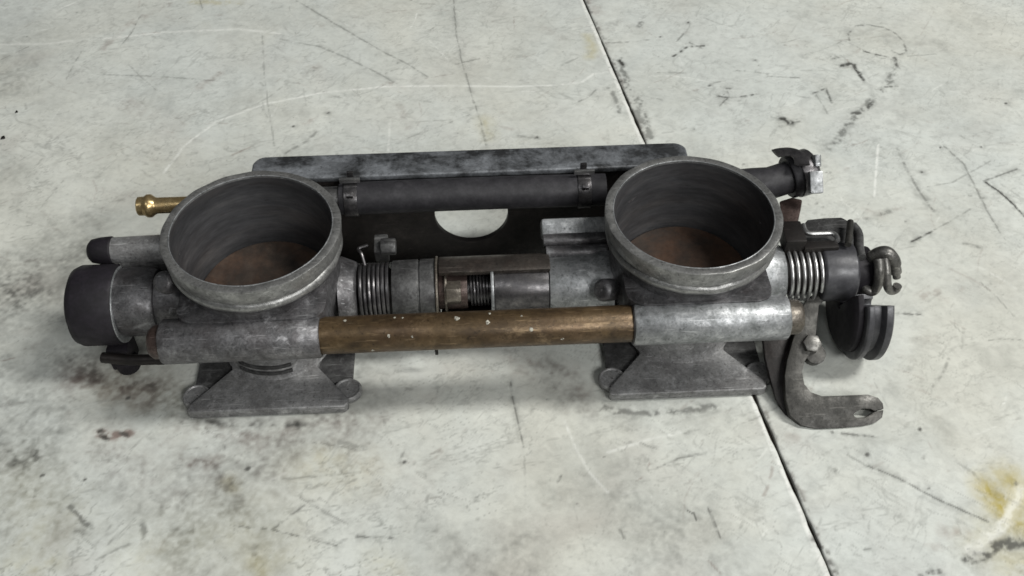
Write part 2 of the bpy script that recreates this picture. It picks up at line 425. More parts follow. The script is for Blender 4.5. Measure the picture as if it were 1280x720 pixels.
# marks seen on the table, with shade painted in round the flanges: (channel, pixel polyline, half width mm, strength, broken 0..1)   d = dark, w = white, y = yellow, r = reddish brown
STROKES = [
    ('w', [(205, 215), (232, 180), (270, 152), (330, 130), (400, 116), (480, 108), (560, 107), (640, 108), (700, 106), (728, 102), (742, 92), (760, 90)], 0.65, 0.5, 0.3),
    ('w', [(705, 525), (720, 560), (738, 592), (760, 615)], 0.45, 0.5, 0.2),
    ('w', [(760, 565), (800, 552), (850, 540)], 0.6, 0.4, 0.3),
    ('w', [(1098, 180), (1095, 215), (1093, 245)], 0.5, 0.55, 0.2),
    ('w', [(130, 48), (210, 40), (300, 36), (350, 42)], 0.9, 0.45, 0.3),
    ('w', [(0, 55), (60, 55), (90, 50)], 0.8, 0.4, 0.3),
    ('w', [(485, 195), (486, 175), (488, 150)], 0.5, 0.4, 0.3),
    ('d', [(567, 0), (570, 40), (578, 80), (590, 120), (600, 150), (608, 182)], 0.35, 0.5, 0.35),
    ('d', [(370, 0), (400, 18), (440, 42), (480, 65), (510, 80), (535, 96)], 0.4, 0.5, 0.35),
    ('d', [(345, 48), (400, 58), (440, 75), (480, 95), (496, 105)], 0.4, 0.45, 0.4),
    ('d', [(328, 42), (330, 90), (335, 130), (343, 182)], 0.35, 0.35, 0.4),
    ('d', [(130, 93), (210, 96), (285, 102)], 0.3, 0.45, 0.3),
    ('d', [(175, 20), (165, 40), (150, 58)], 0.3, 0.5, 0.3),
    ('d', [(160, 80), (175, 95), (195, 112)], 0.3, 0.4, 0.3),
    ('d', [(0, 75), (35, 58)], 0.35, 0.45, 0.3),
    ('d', [(510, 172), (550, 158), (590, 142)], 0.35, 0.4, 0.4),
    ('d', [(395, 165), (380, 178), (355, 192)], 0.8, 0.45, 0.5),
    ('d', [(425, 150), (520, 152), (600, 148)], 0.3, 0.25, 0.5),
    ('d', [(570, 80), (600, 73)], 0.35, 0.5, 0.3),
    ('d', [(250, 0), (253, 12)], 0.4, 0.4, 0.2),
    ('d', [(880, 22), (900, 30), (915, 33)], 0.4, 0.3, 0.5),
    ('d', [(760, 53), (790, 52), (820, 48)], 0.3, 0.5, 0.5),
    ('d', [(845, 52), (855, 42)], 0.5, 0.5, 0.4),
    ('d', [(842, 70), (860, 58), (880, 57)], 0.7, 0.75, 0.35),
    ('d', [(862, 53), (878, 60)], 0.5, 0.6, 0.3),
    ('d', [(898, 120), (915, 122), (950, 117)], 0.55, 0.75, 0.35),
    ('d', [(900, 132), (912, 120), (908, 110), (918, 111)], 0.45, 0.65, 0.4),
    ('d', [(920, 88), (945, 90), (960, 92)], 0.4, 0.5, 0.4),
    ('d', [(960, 95), (1000, 97)], 0.35, 0.6, 0.2),
    ('d', [(822, 90), (860, 91)], 0.4, 0.4, 0.5),
    ('d', [(1062, 50), (1060, 42), (1070, 32), (1085, 31), (1105, 34), (1120, 42), (1130, 52), (1133, 65), (1125, 68), (1115, 63)], 0.55, 0.55, 0.35),
    ('d', [(1080, 64), (1095, 68), (1110, 71)], 0.55, 0.75, 0.2),
    ('d', [(1058, 52), (1075, 60), (1100, 72), (1120, 75)], 0.5, 0.35, 0.5),
    ('d', [(1050, 82), (1065, 79), (1072, 88), (1080, 100)], 1.1, 0.8, 0.35),
    ('d', [(1040, 75), (1050, 70)], 1.0, 0.6, 0.4),
    ('d', [(1118, 72), (1121, 82)], 0.9, 0.7, 0.3),
    ('d', [(1105, 108), (1122, 108)], 0.6, 0.7, 0.4),
    ('d', [(1120, 85), (1112, 100), (1100, 115), (1085, 130), (1070, 145), (1055, 160), (1045, 178)], 1.8, 0.55, 0.6),
    ('d', [(1090, 128), (1080, 140), (1066, 142)], 1.1, 0.75, 0.5),
    ('d', [(1060, 158), (1045, 170), (1035, 185)], 2.6, 0.7, 0.5),
    ('d', [(1135, 70), (1170, 67)], 0.3, 0.35, 0.3),
    ('d', [(1015, 117), (1032, 110), (1040, 128)], 0.6, 0.65, 0.35),
    ('d', [(1020, 118), (1035, 142)], 0.4, 0.4, 0.4),
    ('d', [(976, 148), (984, 150), (990, 154)], 1.9, 0.95, 0.25),
    ('d', [(975, 158), (1000, 152)], 0.9, 0.5, 0.6),
    ('d', [(1095, 3), (1103, 12)], 1.1, 0.4, 0.5),
    ('d', [(776, 74), (780, 90), (785, 108), (800, 130), (810, 160)], 1.6, 0.55, 0.5),
    ('d', [(775, 76), (778, 80)], 1.4, 0.85, 0.2),
    ('d', [(762, 108), (770, 125), (775, 140)], 1.2, 0.5, 0.6),
    ('d', [(795, 130), (805, 155), (812, 172)], 2.0, 0.5, 0.4),
    ('d', [(798, 32), (804, 28)], 1.6, 0.5, 0.4),
    ('d', [(715, 130), (735, 122), (745, 112)], 0.45, 0.45, 0.3),
    ('d', [(700, 82), (722, 72)], 0.7, 0.3, 0.5),
    ('d', [(648, 170), (668, 172)], 0.9, 0.4, 0.6),
    ('d', [(1122, 185), (1135, 215), (1150, 240), (1168, 265)], 0.7, 0.5, 0.45),
    ('d', [(1148, 240), (1160, 255)], 2.2, 0.35, 0.5),
    ('d', [(1180, 182), (1205, 205), (1215, 225), (1235, 265), (1250, 290)], 0.45, 0.5, 0.4),
    ('d', [(1230, 226), (1250, 240), (1268, 256), (1280, 270)], 0.55, 0.9, 0.15),
    ('d', [(1232, 225), (1255, 217), (1272, 211)], 0.4, 0.6, 0.2),
    ('d', [(1140, 302), (1165, 289)], 0.5, 0.8, 0.2),
    ('d', [(1165, 289), (1185, 278), (1215, 260)], 0.4, 0.45, 0.4),
    ('d', [(1160, 233), (1190, 228), (1240, 200)], 0.4, 0.35, 0.5),
    ('d', [(1205, 305), (1230, 309)], 1.0, 0.45, 0.5),
    ('d', [(1120, 392), (1150, 393)], 0.4, 0.65, 0.2),
    ('d', [(1225, 352), (1250, 375), (1268, 395)], 0.35, 0.35, 0.4),
    ('d', [(1085, 275), (1110, 265)], 1.4, 0.45, 0.5),
    ('d', [(1040, 540), (1070, 543), (1098, 546)], 0.5, 0.6, 0.3),
    ('d', [(1085, 582), (1125, 598), (1165, 620), (1200, 636), (1235, 652)], 0.4, 0.6, 0.25),
    ('d', [(1060, 568), (1085, 583)], 0.4, 0.35, 0.3),
    ('d', [(1150, 716), (1175, 715)], 0.9, 0.7, 0.4),
    ('d', [(1080, 687), (1088, 686)], 0.5, 0.5, 0.3),
    ('d', [(1180, 570), (1215, 588), (1225, 600)], 0.5, 0.3, 0.5),
    ('d', [(1212, 702), (1235, 690), (1260, 680), (1280, 676)], 1.9, 0.75, 0.45),
    ('d', [(858, 637), (868, 642), (870, 650)], 0.4, 0.7, 0.3),
    ('d', [(885, 635), (892, 650), (900, 672)], 0.45, 0.6, 0.35),
    ('d', [(820, 585), (850, 572), (882, 566)], 0.4, 0.55, 0.3),
    ('d', [(775, 662), (780, 672)], 0.5, 0.5, 0.3),
    ('d', [(638, 478), (640, 495), (648, 530), (655, 560)], 0.45, 0.6, 0.35),
    ('d', [(697, 602), (702, 594)], 0.5, 0.6, 0.3),
    ('d', [(656, 570), (657, 650)], 0.4, 0.3, 0.4),
    ('d', [(300, 658), (340, 662), (380, 632)], 0.5, 0.55, 0.4),
    ('d', [(340, 662), (380, 672), (420, 682)], 0.4, 0.6, 0.3),
    ('d', [(375, 622), (410, 642), (435, 655)], 0.35, 0.4, 0.4),
    ('d', [(445, 670), (490, 672)], 0.5, 0.6, 0.4),
    ('d', [(340, 600), (390, 596), (450, 590)], 0.4, 0.4, 0.4),
    ('d', [(88, 632), (100, 648), (115, 660)], 1.0, 0.6, 0.4),
    ('d', [(95, 665), (108, 662)], 2.6, 0.7, 0.5),
    ('d', [(35, 610), (42, 620)], 1.8, 0.5, 0.5),
    ('d', [(178, 655), (182, 668)], 1.6, 0.5, 0.5),
    ('d', [(120, 700), (150, 685), (180, 672)], 0.5, 0.4, 0.4),
    ('d', [(322, 665), (320, 700), (318, 720)], 3.0, 0.5, 0.5),
    ('d', [(425, 552), (440, 557), (455, 560)], 1.0, 0.4, 0.5),
    ('d', [(255, 535), (275, 552), (282, 560)], 0.6, 0.5, 0.4),
    ('d', [(480, 525), (482, 540)], 0.5, 0.4, 0.4),
    ('d', [(500, 578), (505, 562)], 0.5, 0.4, 0.4),
    ('d', [(530, 640), (535, 620)], 0.6, 0.35, 0.5),
    ('r', [(125, 540), (140, 545), (160, 542)], 2.0, 0.85, 0.4),
    ('d', [(125, 538), (132, 548)], 1.2, 0.8, 0.35),
    ('d', [(150, 541), (158, 544)], 1.0, 0.7, 0.3),
    ('r', [(235, 580), (255, 585), (270, 575)], 4.0, 0.55, 0.5),
    ('r', [(100, 470), (140, 480), (190, 490)], 8.0, 0.6, 0.4),  # brown dirt together with painted shade beside the left flange
    ('d', [(90, 450), (130, 470), (180, 480), (225, 510)], 9.0, 0.62, 0.4),  # dirt plus the shadow left of the left flange, painted dark
    ('d', [(230, 520), (300, 533), (380, 530)], 2.6, 0.75, 0.3),  # grime and contact shade painted along the left flange front
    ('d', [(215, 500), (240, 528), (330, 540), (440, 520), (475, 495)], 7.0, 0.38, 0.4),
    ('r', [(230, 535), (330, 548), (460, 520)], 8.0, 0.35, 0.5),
    ('d', [(690, 455), (715, 500), (760, 520), (900, 515)], 6.0, 0.36, 0.4),  # dirt and painted shadow beside and before the right flange
    ('r', [(640, 450), (700, 465), (730, 500)], 7.0, 0.35, 0.5),  # reddish shade under the rod painted in with the dirt
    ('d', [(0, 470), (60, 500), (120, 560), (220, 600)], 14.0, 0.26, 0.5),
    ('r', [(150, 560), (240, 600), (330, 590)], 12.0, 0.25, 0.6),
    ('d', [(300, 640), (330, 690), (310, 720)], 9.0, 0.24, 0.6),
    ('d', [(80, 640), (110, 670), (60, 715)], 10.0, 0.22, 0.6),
    ('d', [(755, 512), (800, 516), (850, 514), (890, 508)], 1.6, 0.6, 0.4),  # grime and contact shade painted along the right flange front
    ('d', [(690, 470), (700, 500), (730, 515)], 4.5, 0.4, 0.5),  # shadow left of the right flange, painted into the table colour
    ('r', [(1180, 665), (1205, 664)], 2.4, 0.4, 0.3),
    ('r', [(990, 545), (1005, 555)], 4.5, 0.25, 0.4),
    ('r', [(735, 0), (745, 15)], 3.0, 0.4, 0.3),
    ('r', [(700, 45), (680, 35)], 3.0, 0.15, 0.3),
    ('r', [(130, 60), (160, 30), (210, 5)], 2.0, 0.3, 0.6),
    ('r', [(250, 108), (275, 92)], 2.2, 0.4, 0.6),
    ('r', [(485, 105), (500, 108)], 2.0, 0.4, 0.6),
    ('r', [(360, 75), (400, 85)], 3.5, 0.3, 0.6),
    ('r', [(160, 130), (190, 140)], 5.0, 0.28, 0.6),
    ('r', [(510, 160), (500, 130)], 2.5, 0.3, 0.6),
    ('r', [(1085, 262), (1100, 268)], 2.5, 0.4, 0.5),
    ('y', [(735, 45), (742, 62), (738, 70)], 3.0, 0.35, 0.3),
    ('y', [(605, 150), (612, 170)], 4.0, 0.3, 0.4),
    ('y', [(240, 2), (300, 3)], 2.0, 0.3, 0.4),
    ('y', [(1235, 608), (1245, 625), (1255, 640)], 5.0, 0.95, 0.3),
    ('y', [(1262, 600), (1275, 620), (1268, 650), (1290, 660)], 6.5, 0.75, 0.3),
    ('y', [(1255, 655), (1235, 680), (1260, 700), (1290, 700)], 8.0, 0.35, 0.4),
    ('y', [(320, 700), (330, 720)], 4.0, 0.45, 0.4),
    ('y', [(290, 610), (285, 600)], 3.0, 0.35, 0.4),
    ('y', [(400, 570), (420, 575)], 5.0, 0.3, 0.5),
    ('y', [(15, 690), (25, 675), (40, 640)], 5.0, 0.25, 0.6),
    ('y', [(30, 720), (70, 700)], 5.0, 0.3, 0.6),
    ('y', [(470, 700), (500, 715)], 5.0, 0.18, 0.5),
    ('y', [(20, 600), (60, 650), (30, 700)], 14.0, 0.20, 0.5),
    ('y', [(200, 690), (300, 650), (340, 700)], 13.0, 0.20, 0.5),
    ('y', [(380, 585), (450, 590)], 9.0, 0.18, 0.5),
    ('y', [(140, 480), (220, 500)], 9.0, 0.18, 0.5),
    ('r', [(260, 560), (400, 560), (520, 600)], 13.0, 0.16, 0.5),
    ('w', [(1275, 612), (1262, 650), (1240, 670), (1215, 690)], 1.8, 0.6, 0.35),
    ('d', [(1018, 675), (1030, 690), (1045, 715)], 1.3, 0.65, 0.5),
    ('w', [(1020, 690), (1035, 705)], 1.6, 0.5, 0.4),
]
SPECKS = [(1152, 215, 0.8), (1226, 184, 0.7), (1257, 129, 0.9), (410, 141, 0.7), (366, 158, 0.8), (825, 46, 0.7), (860, 28, 0.9),
          (944, 75, 0.6), (1084, 568, 0.9), (1043, 588, 1.2), (1150, 537, 0.9), (1155, 572, 0.8), (760, 110, 0.9), (776, 102, 1.0),
          (1028, 259, 0.8), (1020, 255, 0.8), (670, 172, 1.2), (886, 107, 0.9), (1270, 605, 0.8), (310, 586, 1.2), (105, 600, 0.7),
          (52, 595, 1.0), (160, 498, 1.0), (905, 318 - 200, 0.5), (1175, 184, 0.6), (300, 515, 0.8), (505, 578, 0.8)]


def paint(us, vs_):
    U, V = np.meshgrid(us, vs_, indexing='ij')
    ch = {k: np.zeros(U.shape, np.float32) for k in 'dwyr'}
    N1 = fnoise(U + 500, V + 500, 5.0, 3)
    N2 = fnoise(U + 500, V + 500, 1.6, 21, 3)
    N3 = fnoise(U + 900, V + 900, 34.0, 41, 5)
    WX = (fnoise(U + 700, V + 300, 3.0, 60) - 0.5)
    WY = (fnoise(U + 300, V + 700, 3.0, 70) - 0.5)

    def stroke(c, pts, hw, st, br):
        pts = np.array(pts)
        pad = hw * 3 + 4
        i0, i1 = np.searchsorted(us, [pts[:, 0].min() - pad, pts[:, 0].max() + pad])
        j0, j1 = np.searchsorted(vs_, [pts[:, 1].min() - pad, pts[:, 1].max() + pad])
        if i1 <= i0 or j1 <= j0:
            return
        sl = (slice(i0, i1), slice(j0, j1))
        amp = min(hw * 1.6, 3.0) if hw > 0.7 else 0.5
        u, v = U[sl] + WX[sl] * amp, V[sl] + WY[sl] * amp
        D = np.full(u.shape, 1e9)
        for a, b in zip(pts[:-1], pts[1:]):
            ab = b - a
            L2 = (ab ** 2).sum() + 1e-9
            t = np.clip(((u - a[0]) * ab[0] + (v - a[1]) * ab[1]) / L2, 0, 1)
            D = np.minimum(D, np.hypot(u - a[0] - t * ab[0], v - a[1] - t * ab[1]))
        soft = np.clip(1.25 - D / (hw * 1.25), 0, 1)
        soft = soft * soft * (3 - 2 * soft)
        nn = N1[sl] * 0.45 + N2[sl] * 0.55
        k = np.clip((nn - 0.5) / (0.16 if hw < 2.2 else 0.5) + 0.5 + (1 - br) * 1.2 - 0.45, 0, 1)
        if hw > 2.2:
            soft = np.clip(1.0 - D / (hw * 1.6), 0, 1) ** 1.3
        val = soft * st * (1 - br + br * k) * np.where(br > 0, 0.35 + 0.65 * k, 1)
        if hw > 2.2 and c != 'y':
            val = val * np.clip((N2[sl] - 0.5) * 0.8 + 0.85, 0.4, 1.3) * np.clip((N1[sl] - 0.5) * 1.6 + 0.95, 0.4, 1.4)
        ch[c][sl] = np.maximum(ch[c][sl], np.clip(val, 0, 1))
        if c == 'd' and st > 0.44 and hw < 3:                # smeared dirt round the mark
            h = np.clip(1 - D / (hw * 2.4 + 2.2), 0, 1) ** 1.5 * np.clip((N2[sl] * 0.6 + N1[sl] * 0.4 - 0.44) * 5, 0, 1)
            ch[c][sl] = np.maximum(ch[c][sl], h * st * 0.6)

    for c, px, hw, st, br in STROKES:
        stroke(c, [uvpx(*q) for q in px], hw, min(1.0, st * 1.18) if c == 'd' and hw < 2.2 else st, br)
    for x, y, r in SPECKS:
        p = uvpx(x, y)
        stroke('d', [p, (p[0] + 0.3, p[1] + 0.2)], r * 0.8, 0.9, 0.15)
    R = np.random.default_rng(5)
    for k in range(2300):                                 # fine scratches and scuffs, in loose crossing families
        u, v = R.uniform(-255, 302), R.uniform(-118, 262)
        L = R.gamma(1.5, 6.0)
        fam = R.random()
        a = R.normal(0.12, 0.25) if fam < 0.45 else (R.normal(2.2, 0.3) if fam < 0.65 else (R.normal(0.8, 0.3) if fam < 0.8 else R.uniform(0, math.pi)))
        cu = R.normal(0, 0.2)
        pts = [(u + math.cos(a + cu * t) * L * t, v + math.sin(a + cu * t) * L * t) for t in (0, 0.33, 0.66, 1)]
        c = 'w' if R.random() < 0.16 else ('r' if R.random() < 0.3 else 'd')
        stroke(c, pts, R.choice([0.26, 0.3, 0.36, 0.5]), R.uniform(0.08, 0.30) * (1.8 if R.random() < 0.12 else 1), 0.6)
    for k in range(260):                                  # small smudges
        u, v = R.uniform(-250, 300), R.uniform(-120, 260)
        stroke(R.choice(['d', 'd', 'r']), [(u, v), (u + R.normal(0, 3), v + R.normal(0, 1.5))], R.uniform(0.5, 2.1), R.uniform(0.1, 0.32), 0.7)
    for k in range(260):
        u, v = R.uniform(-250, 300), R.uniform(-120, 260)
        stroke('d', [(u, v), (u + 0.2, v)], R.uniform(0.25, 0.5), R.uniform(0.25, 0.7), 0.2)
    for k in range(24):                                   # the sheet edge at the seam: bevel highlight painted as a pale line, dirt on the far side
        v = -110 + k * 15.5
        stroke('w', [(USEAM - 1.4, v), (USEAM - 1.3, v + 16)], 0.65, 0.8, 0.3)
        stroke('d', [(USEAM + 1.2, v), (USEAM + 1.3, v + 16)], 0.7, 0.5, 0.6)
        stroke('r', [(USEAM + 0.8, v), (USEAM - 0.6, v + 8), (USEAM + 0.8, v + 16)], 1.6, 0.3, 0.6)
    # broad uneven greasy film, denser on the near left of the sheet
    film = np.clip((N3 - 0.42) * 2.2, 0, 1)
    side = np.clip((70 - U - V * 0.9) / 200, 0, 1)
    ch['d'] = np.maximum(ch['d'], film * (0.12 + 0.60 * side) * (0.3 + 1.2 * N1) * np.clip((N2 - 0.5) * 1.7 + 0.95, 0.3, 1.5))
    rid = 0
    for q, (ca, sa, cx_, cy_) in enumerate(((0.99, 0.12, 26, 5), (0.62, 0.78, 22, 5), (-0.64, 0.77, 24, 6), (0.9, -0.42, 9, 7), (0.95, 0.3, 14, 3), (0.97, -0.24, 15, 3))):
        f = fnoise((U * ca + V * sa) / cx_ * 10 + 400, (-U * sa + V * ca) / cy_ * 10 + 700, 10.0, 300 + 9 * q, 3)
        m_ = np.clip((fnoise(U + 311 * q, V + 77, 16.0, 400 + q, 3) - 0.47) * 5, 0, 1)
        rid = np.maximum(rid, np.clip(1 - np.abs(f - 0.5) * 42, 0, 1) * m_)
    ch['d'] = np.maximum(ch['d'], rid * (0.24 + 0.16 * side) * (0.4 + 1.2 * N2))
    grit = np.clip((fnoise(U + 77, V + 1500, 2.2, 500, 3) - 0.56) * 7, 0, 1) * np.clip((N3 - 0.36) * 3, 0, 1)
    ch['d'] = np.maximum(ch['d'], grit * (0.10 + 0.16 * side))
    scuff = np.clip((fnoise(U + 40, V + 2000, 9.0, 130, 5) - 0.55) * 5, 0, 1) * np.clip((fnoise(U + 940, V + 200, 40.0, 150, 3) - 0.40) * 3, 0, 1)
    ch['d'] = np.maximum(ch['d'], scuff * 0.22 * (0.4 + N2))
    ch['r'] = np.maximum(ch['r'], np.clip((fnoise(U + 200, V + 1200, 22, 90) - 0.52) * 2, 0, 1) * (0.12 + 0.3 * side))
    return ch


def table_material():
    m, nt, b = new_mat('worn_white_laminate')
    at_ = nt.nodes.new('ShaderNodeVertexColor')
    at_.layer_name = 'marks'
    sp = nt.nodes.new('ShaderNodeSeparateColor')
    nt.links.new(at_.outputs['Color'], sp.inputs[0])
    tc = nt.nodes.new('ShaderNodeTexCoord')
    v = tc.outputs['Object']
    base = ramp(nt, noise(nt, v, 26, 6, 0.65, 0.5), [(0.3, (0.535, 0.56, 0.532)), (0.7, (0.645, 0.672, 0.64))])
    mp = nt.nodes.new('ShaderNodeMapping')
    mp.inputs['Scale'].default_value = (0.75, 1.0, 1)
    mp.inputs['Rotation'].default_value = (0, 0, 0.4)
    nt.links.new(v, mp.inputs[0])
    fine = ramp(nt, noise(nt, mp.outputs[0], 330, 6, 0.72, 0.3), [(0.3, 0.74), (0.56, 1.0)])
    base = mix(nt, 0.5, base, fine, 'MULTIPLY')
    fine2 = ramp(nt, noise(nt, v, 150, 6, 0.75, 0.8), [(0.34, 0.72), (0.52, 1.0)])
    base = mix(nt, 0.38, base, fine2, 'MULTIPLY')
    warm = ramp(nt, noise(nt, v, 9, 5, 0.6, 0.4), [(0.4, (1, 1, 1)), (0.65, (1.0, 0.955, 0.895))])
    base = mix(nt, 0.8, base, warm, 'MULTIPLY')
    c = mix(nt, sp.outputs[1], base, (0.40, 0.32, 0.055))
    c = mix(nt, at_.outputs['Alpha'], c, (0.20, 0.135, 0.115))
    c = mix(nt, sp.outputs[2], c, (0.86, 0.87, 0.83))
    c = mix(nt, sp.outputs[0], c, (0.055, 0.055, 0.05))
    nt.links.new(c, b.inputs['Base Color'])
    rr = nt.nodes.new('ShaderNodeMapRange')
    nt.links.new(noise(nt, v, 60, 5, 0.6), rr.inputs[0])
    rr.inputs[3].default_value = 0.40
    rr.inputs[4].default_value = 0.62
    nt.links.new(rr.outputs[0], b.inputs['Roughness'])
    b.inputs['Specular IOR Level'].default_value = 0.35
    bp = nt.nodes.new('ShaderNodeBump')
    bp.inputs['Strength'].default_value = 0.12
    bp.inputs['Distance'].default_value = 0.0004
    h = math_n(nt, 'SUBTRACT', noise(nt, v, 300, 4, 0.6), math_n(nt, 'MULTIPLY', sp.outputs[2], 0.5))
    nt.links.new(h, bp.inputs['Height'])
    nt.links.new(bp.outputs[0], b.inputs['Normal'])
    return m


M['table'] = table_material()
M['joint'] = metal('dirty_joint', (0.03, 0.025, 0.02), (0.06, 0.05, 0.04), (0.1, 0.085, 0.07), 0.0, (0.6, 0.8), 300)


def panel(name, us, vs_, edge, label, parent):
    """a laminate sheet: dense top grid, rolled edge along the seam, thickness"""
    ch = paint(us, vs_)
    nu, nv = len(us), len(vs_)
    U, V = np.meshgrid(us, vs_, indexing='ij')
    Z = np.zeros_like(U)
    Z -= np.clip(0.5 - np.abs(U - edge), 0, 1) ** 2 * 0.8        # rolled edge at the seam
    Z += (fnoise(U + 100, V + 100, 60, 7, 2) - 0.5) * 0.25 * np.clip(np.abs(U - edge) / 20, 0, 1) - 0.14
    U = U + (fnoise(U + 50, V + 50, 9, 17, 4) - 0.42) * 0.75 * np.clip(1 - np.abs(U - edge) / 1.6, 0, 1) * (1 if edge < USEAM else -1)
    X = U * UD.x + V * VD.x
    Y = U * UD.y + V * VD.y
    top = np.stack([X, Y, Z], -1).reshape(-1, 3)
    # skirt
    per = [(i, 0) for i in range(nu)] + [(nu - 1, j) for j in range(1, nv)] + [(i, nv - 1) for i in range(nu - 2, -1, -1)] + [(0, j) for j in range(nv - 2, 0, -1)]
    pid = np.array([i * nv + j for i, j in per])
    low = top[pid].copy()
    low[:, 2] = -1.6
    co = np.concatenate([top, low]).astype(np.float32) * MM
    ii, jj = np.meshgrid(np.arange(nu - 1), np.arange(nv - 1), indexing='ij')
    a = (ii * nv + jj).ravel()
    quads = np.stack([a, a + nv, a + nv + 1, a + 1], 1)
    n0 = nu * nv
    k = np.arange(len(pid))
    k2 = (k + 1) % len(pid)
    sk = np.stack([pid[k], n0 + k, n0 + k2, pid[k2]], 1)
    qs = np.concatenate([quads, sk]).astype(np.int32)
    me = bpy.data.meshes.new(name)
    me.vertices.add(len(co))
    me.vertices.foreach_set('co', co.ravel())
    me.loops.add(qs.size)
    me.loops.foreach_set('vertex_index', qs.ravel())
    me.polygons.add(len(qs))
    me.polygons.foreach_set('loop_start', np.arange(0, qs.size, 4, dtype=np.int32))
    sm = np.ones(len(qs), bool)
    sm[len(quads):] = False
    me.polygons.foreach_set('use_smooth', sm)
    me.update(calc_edges=True)
    ca = me.color_attributes.new('marks', 'FLOAT_COLOR', 'POINT')
    data = np.zeros((len(co), 4), np.float32)
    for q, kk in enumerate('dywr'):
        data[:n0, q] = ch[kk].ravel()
    data[n0:, 0] = 0.7
    ca.data.foreach_set('color', data.ravel())
    me.materials.append(M['table'])
    o = bpy.data.objects.new(name, me)
    col.objects.link(o)
    o.parent = parent
    o['label'] = label
    return o


tab = bpy.data.objects.new('table_top', None)
col.objects.link(tab)
tab['kind'] = 'structure'
tab['label'] = 'scratched off white workbench top with a slanting seam'
VS = axis_coords(-700, 900, -118, 262, 0.52)
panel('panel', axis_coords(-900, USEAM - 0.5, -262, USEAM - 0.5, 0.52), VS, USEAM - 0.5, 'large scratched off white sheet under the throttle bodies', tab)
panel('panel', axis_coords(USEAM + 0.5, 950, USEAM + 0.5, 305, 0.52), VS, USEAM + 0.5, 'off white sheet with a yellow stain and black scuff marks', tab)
c0 = UD * 25 + VD * 100
rz = math.atan2(UD.y, UD.x)
MB().box((c0.x, c0.y, -4.6), (1900, 1700, 5.8), Matrix.Rotation(rz, 3, 'Z')).build('underlay', 'joint', tab, bevel=0)

# ================================================================== the throttle body assembly
root = bpy.data.objects.new('throttle_body_assembly', None)
col.objects.link(root)
root['label'] = 'dirty pair of grey metal throttle bodies joined by a brown rod and black hose'
root['category'] = 'throttle body'

BX = 68.25            # bore centres at +-BX
ZS = 24.5             # throttle shaft axis height
RY, RZ = -26.0, 33.4  # tie rod axis
HY, HZ = 30.5, 39.0   # hose / fuel tube axis


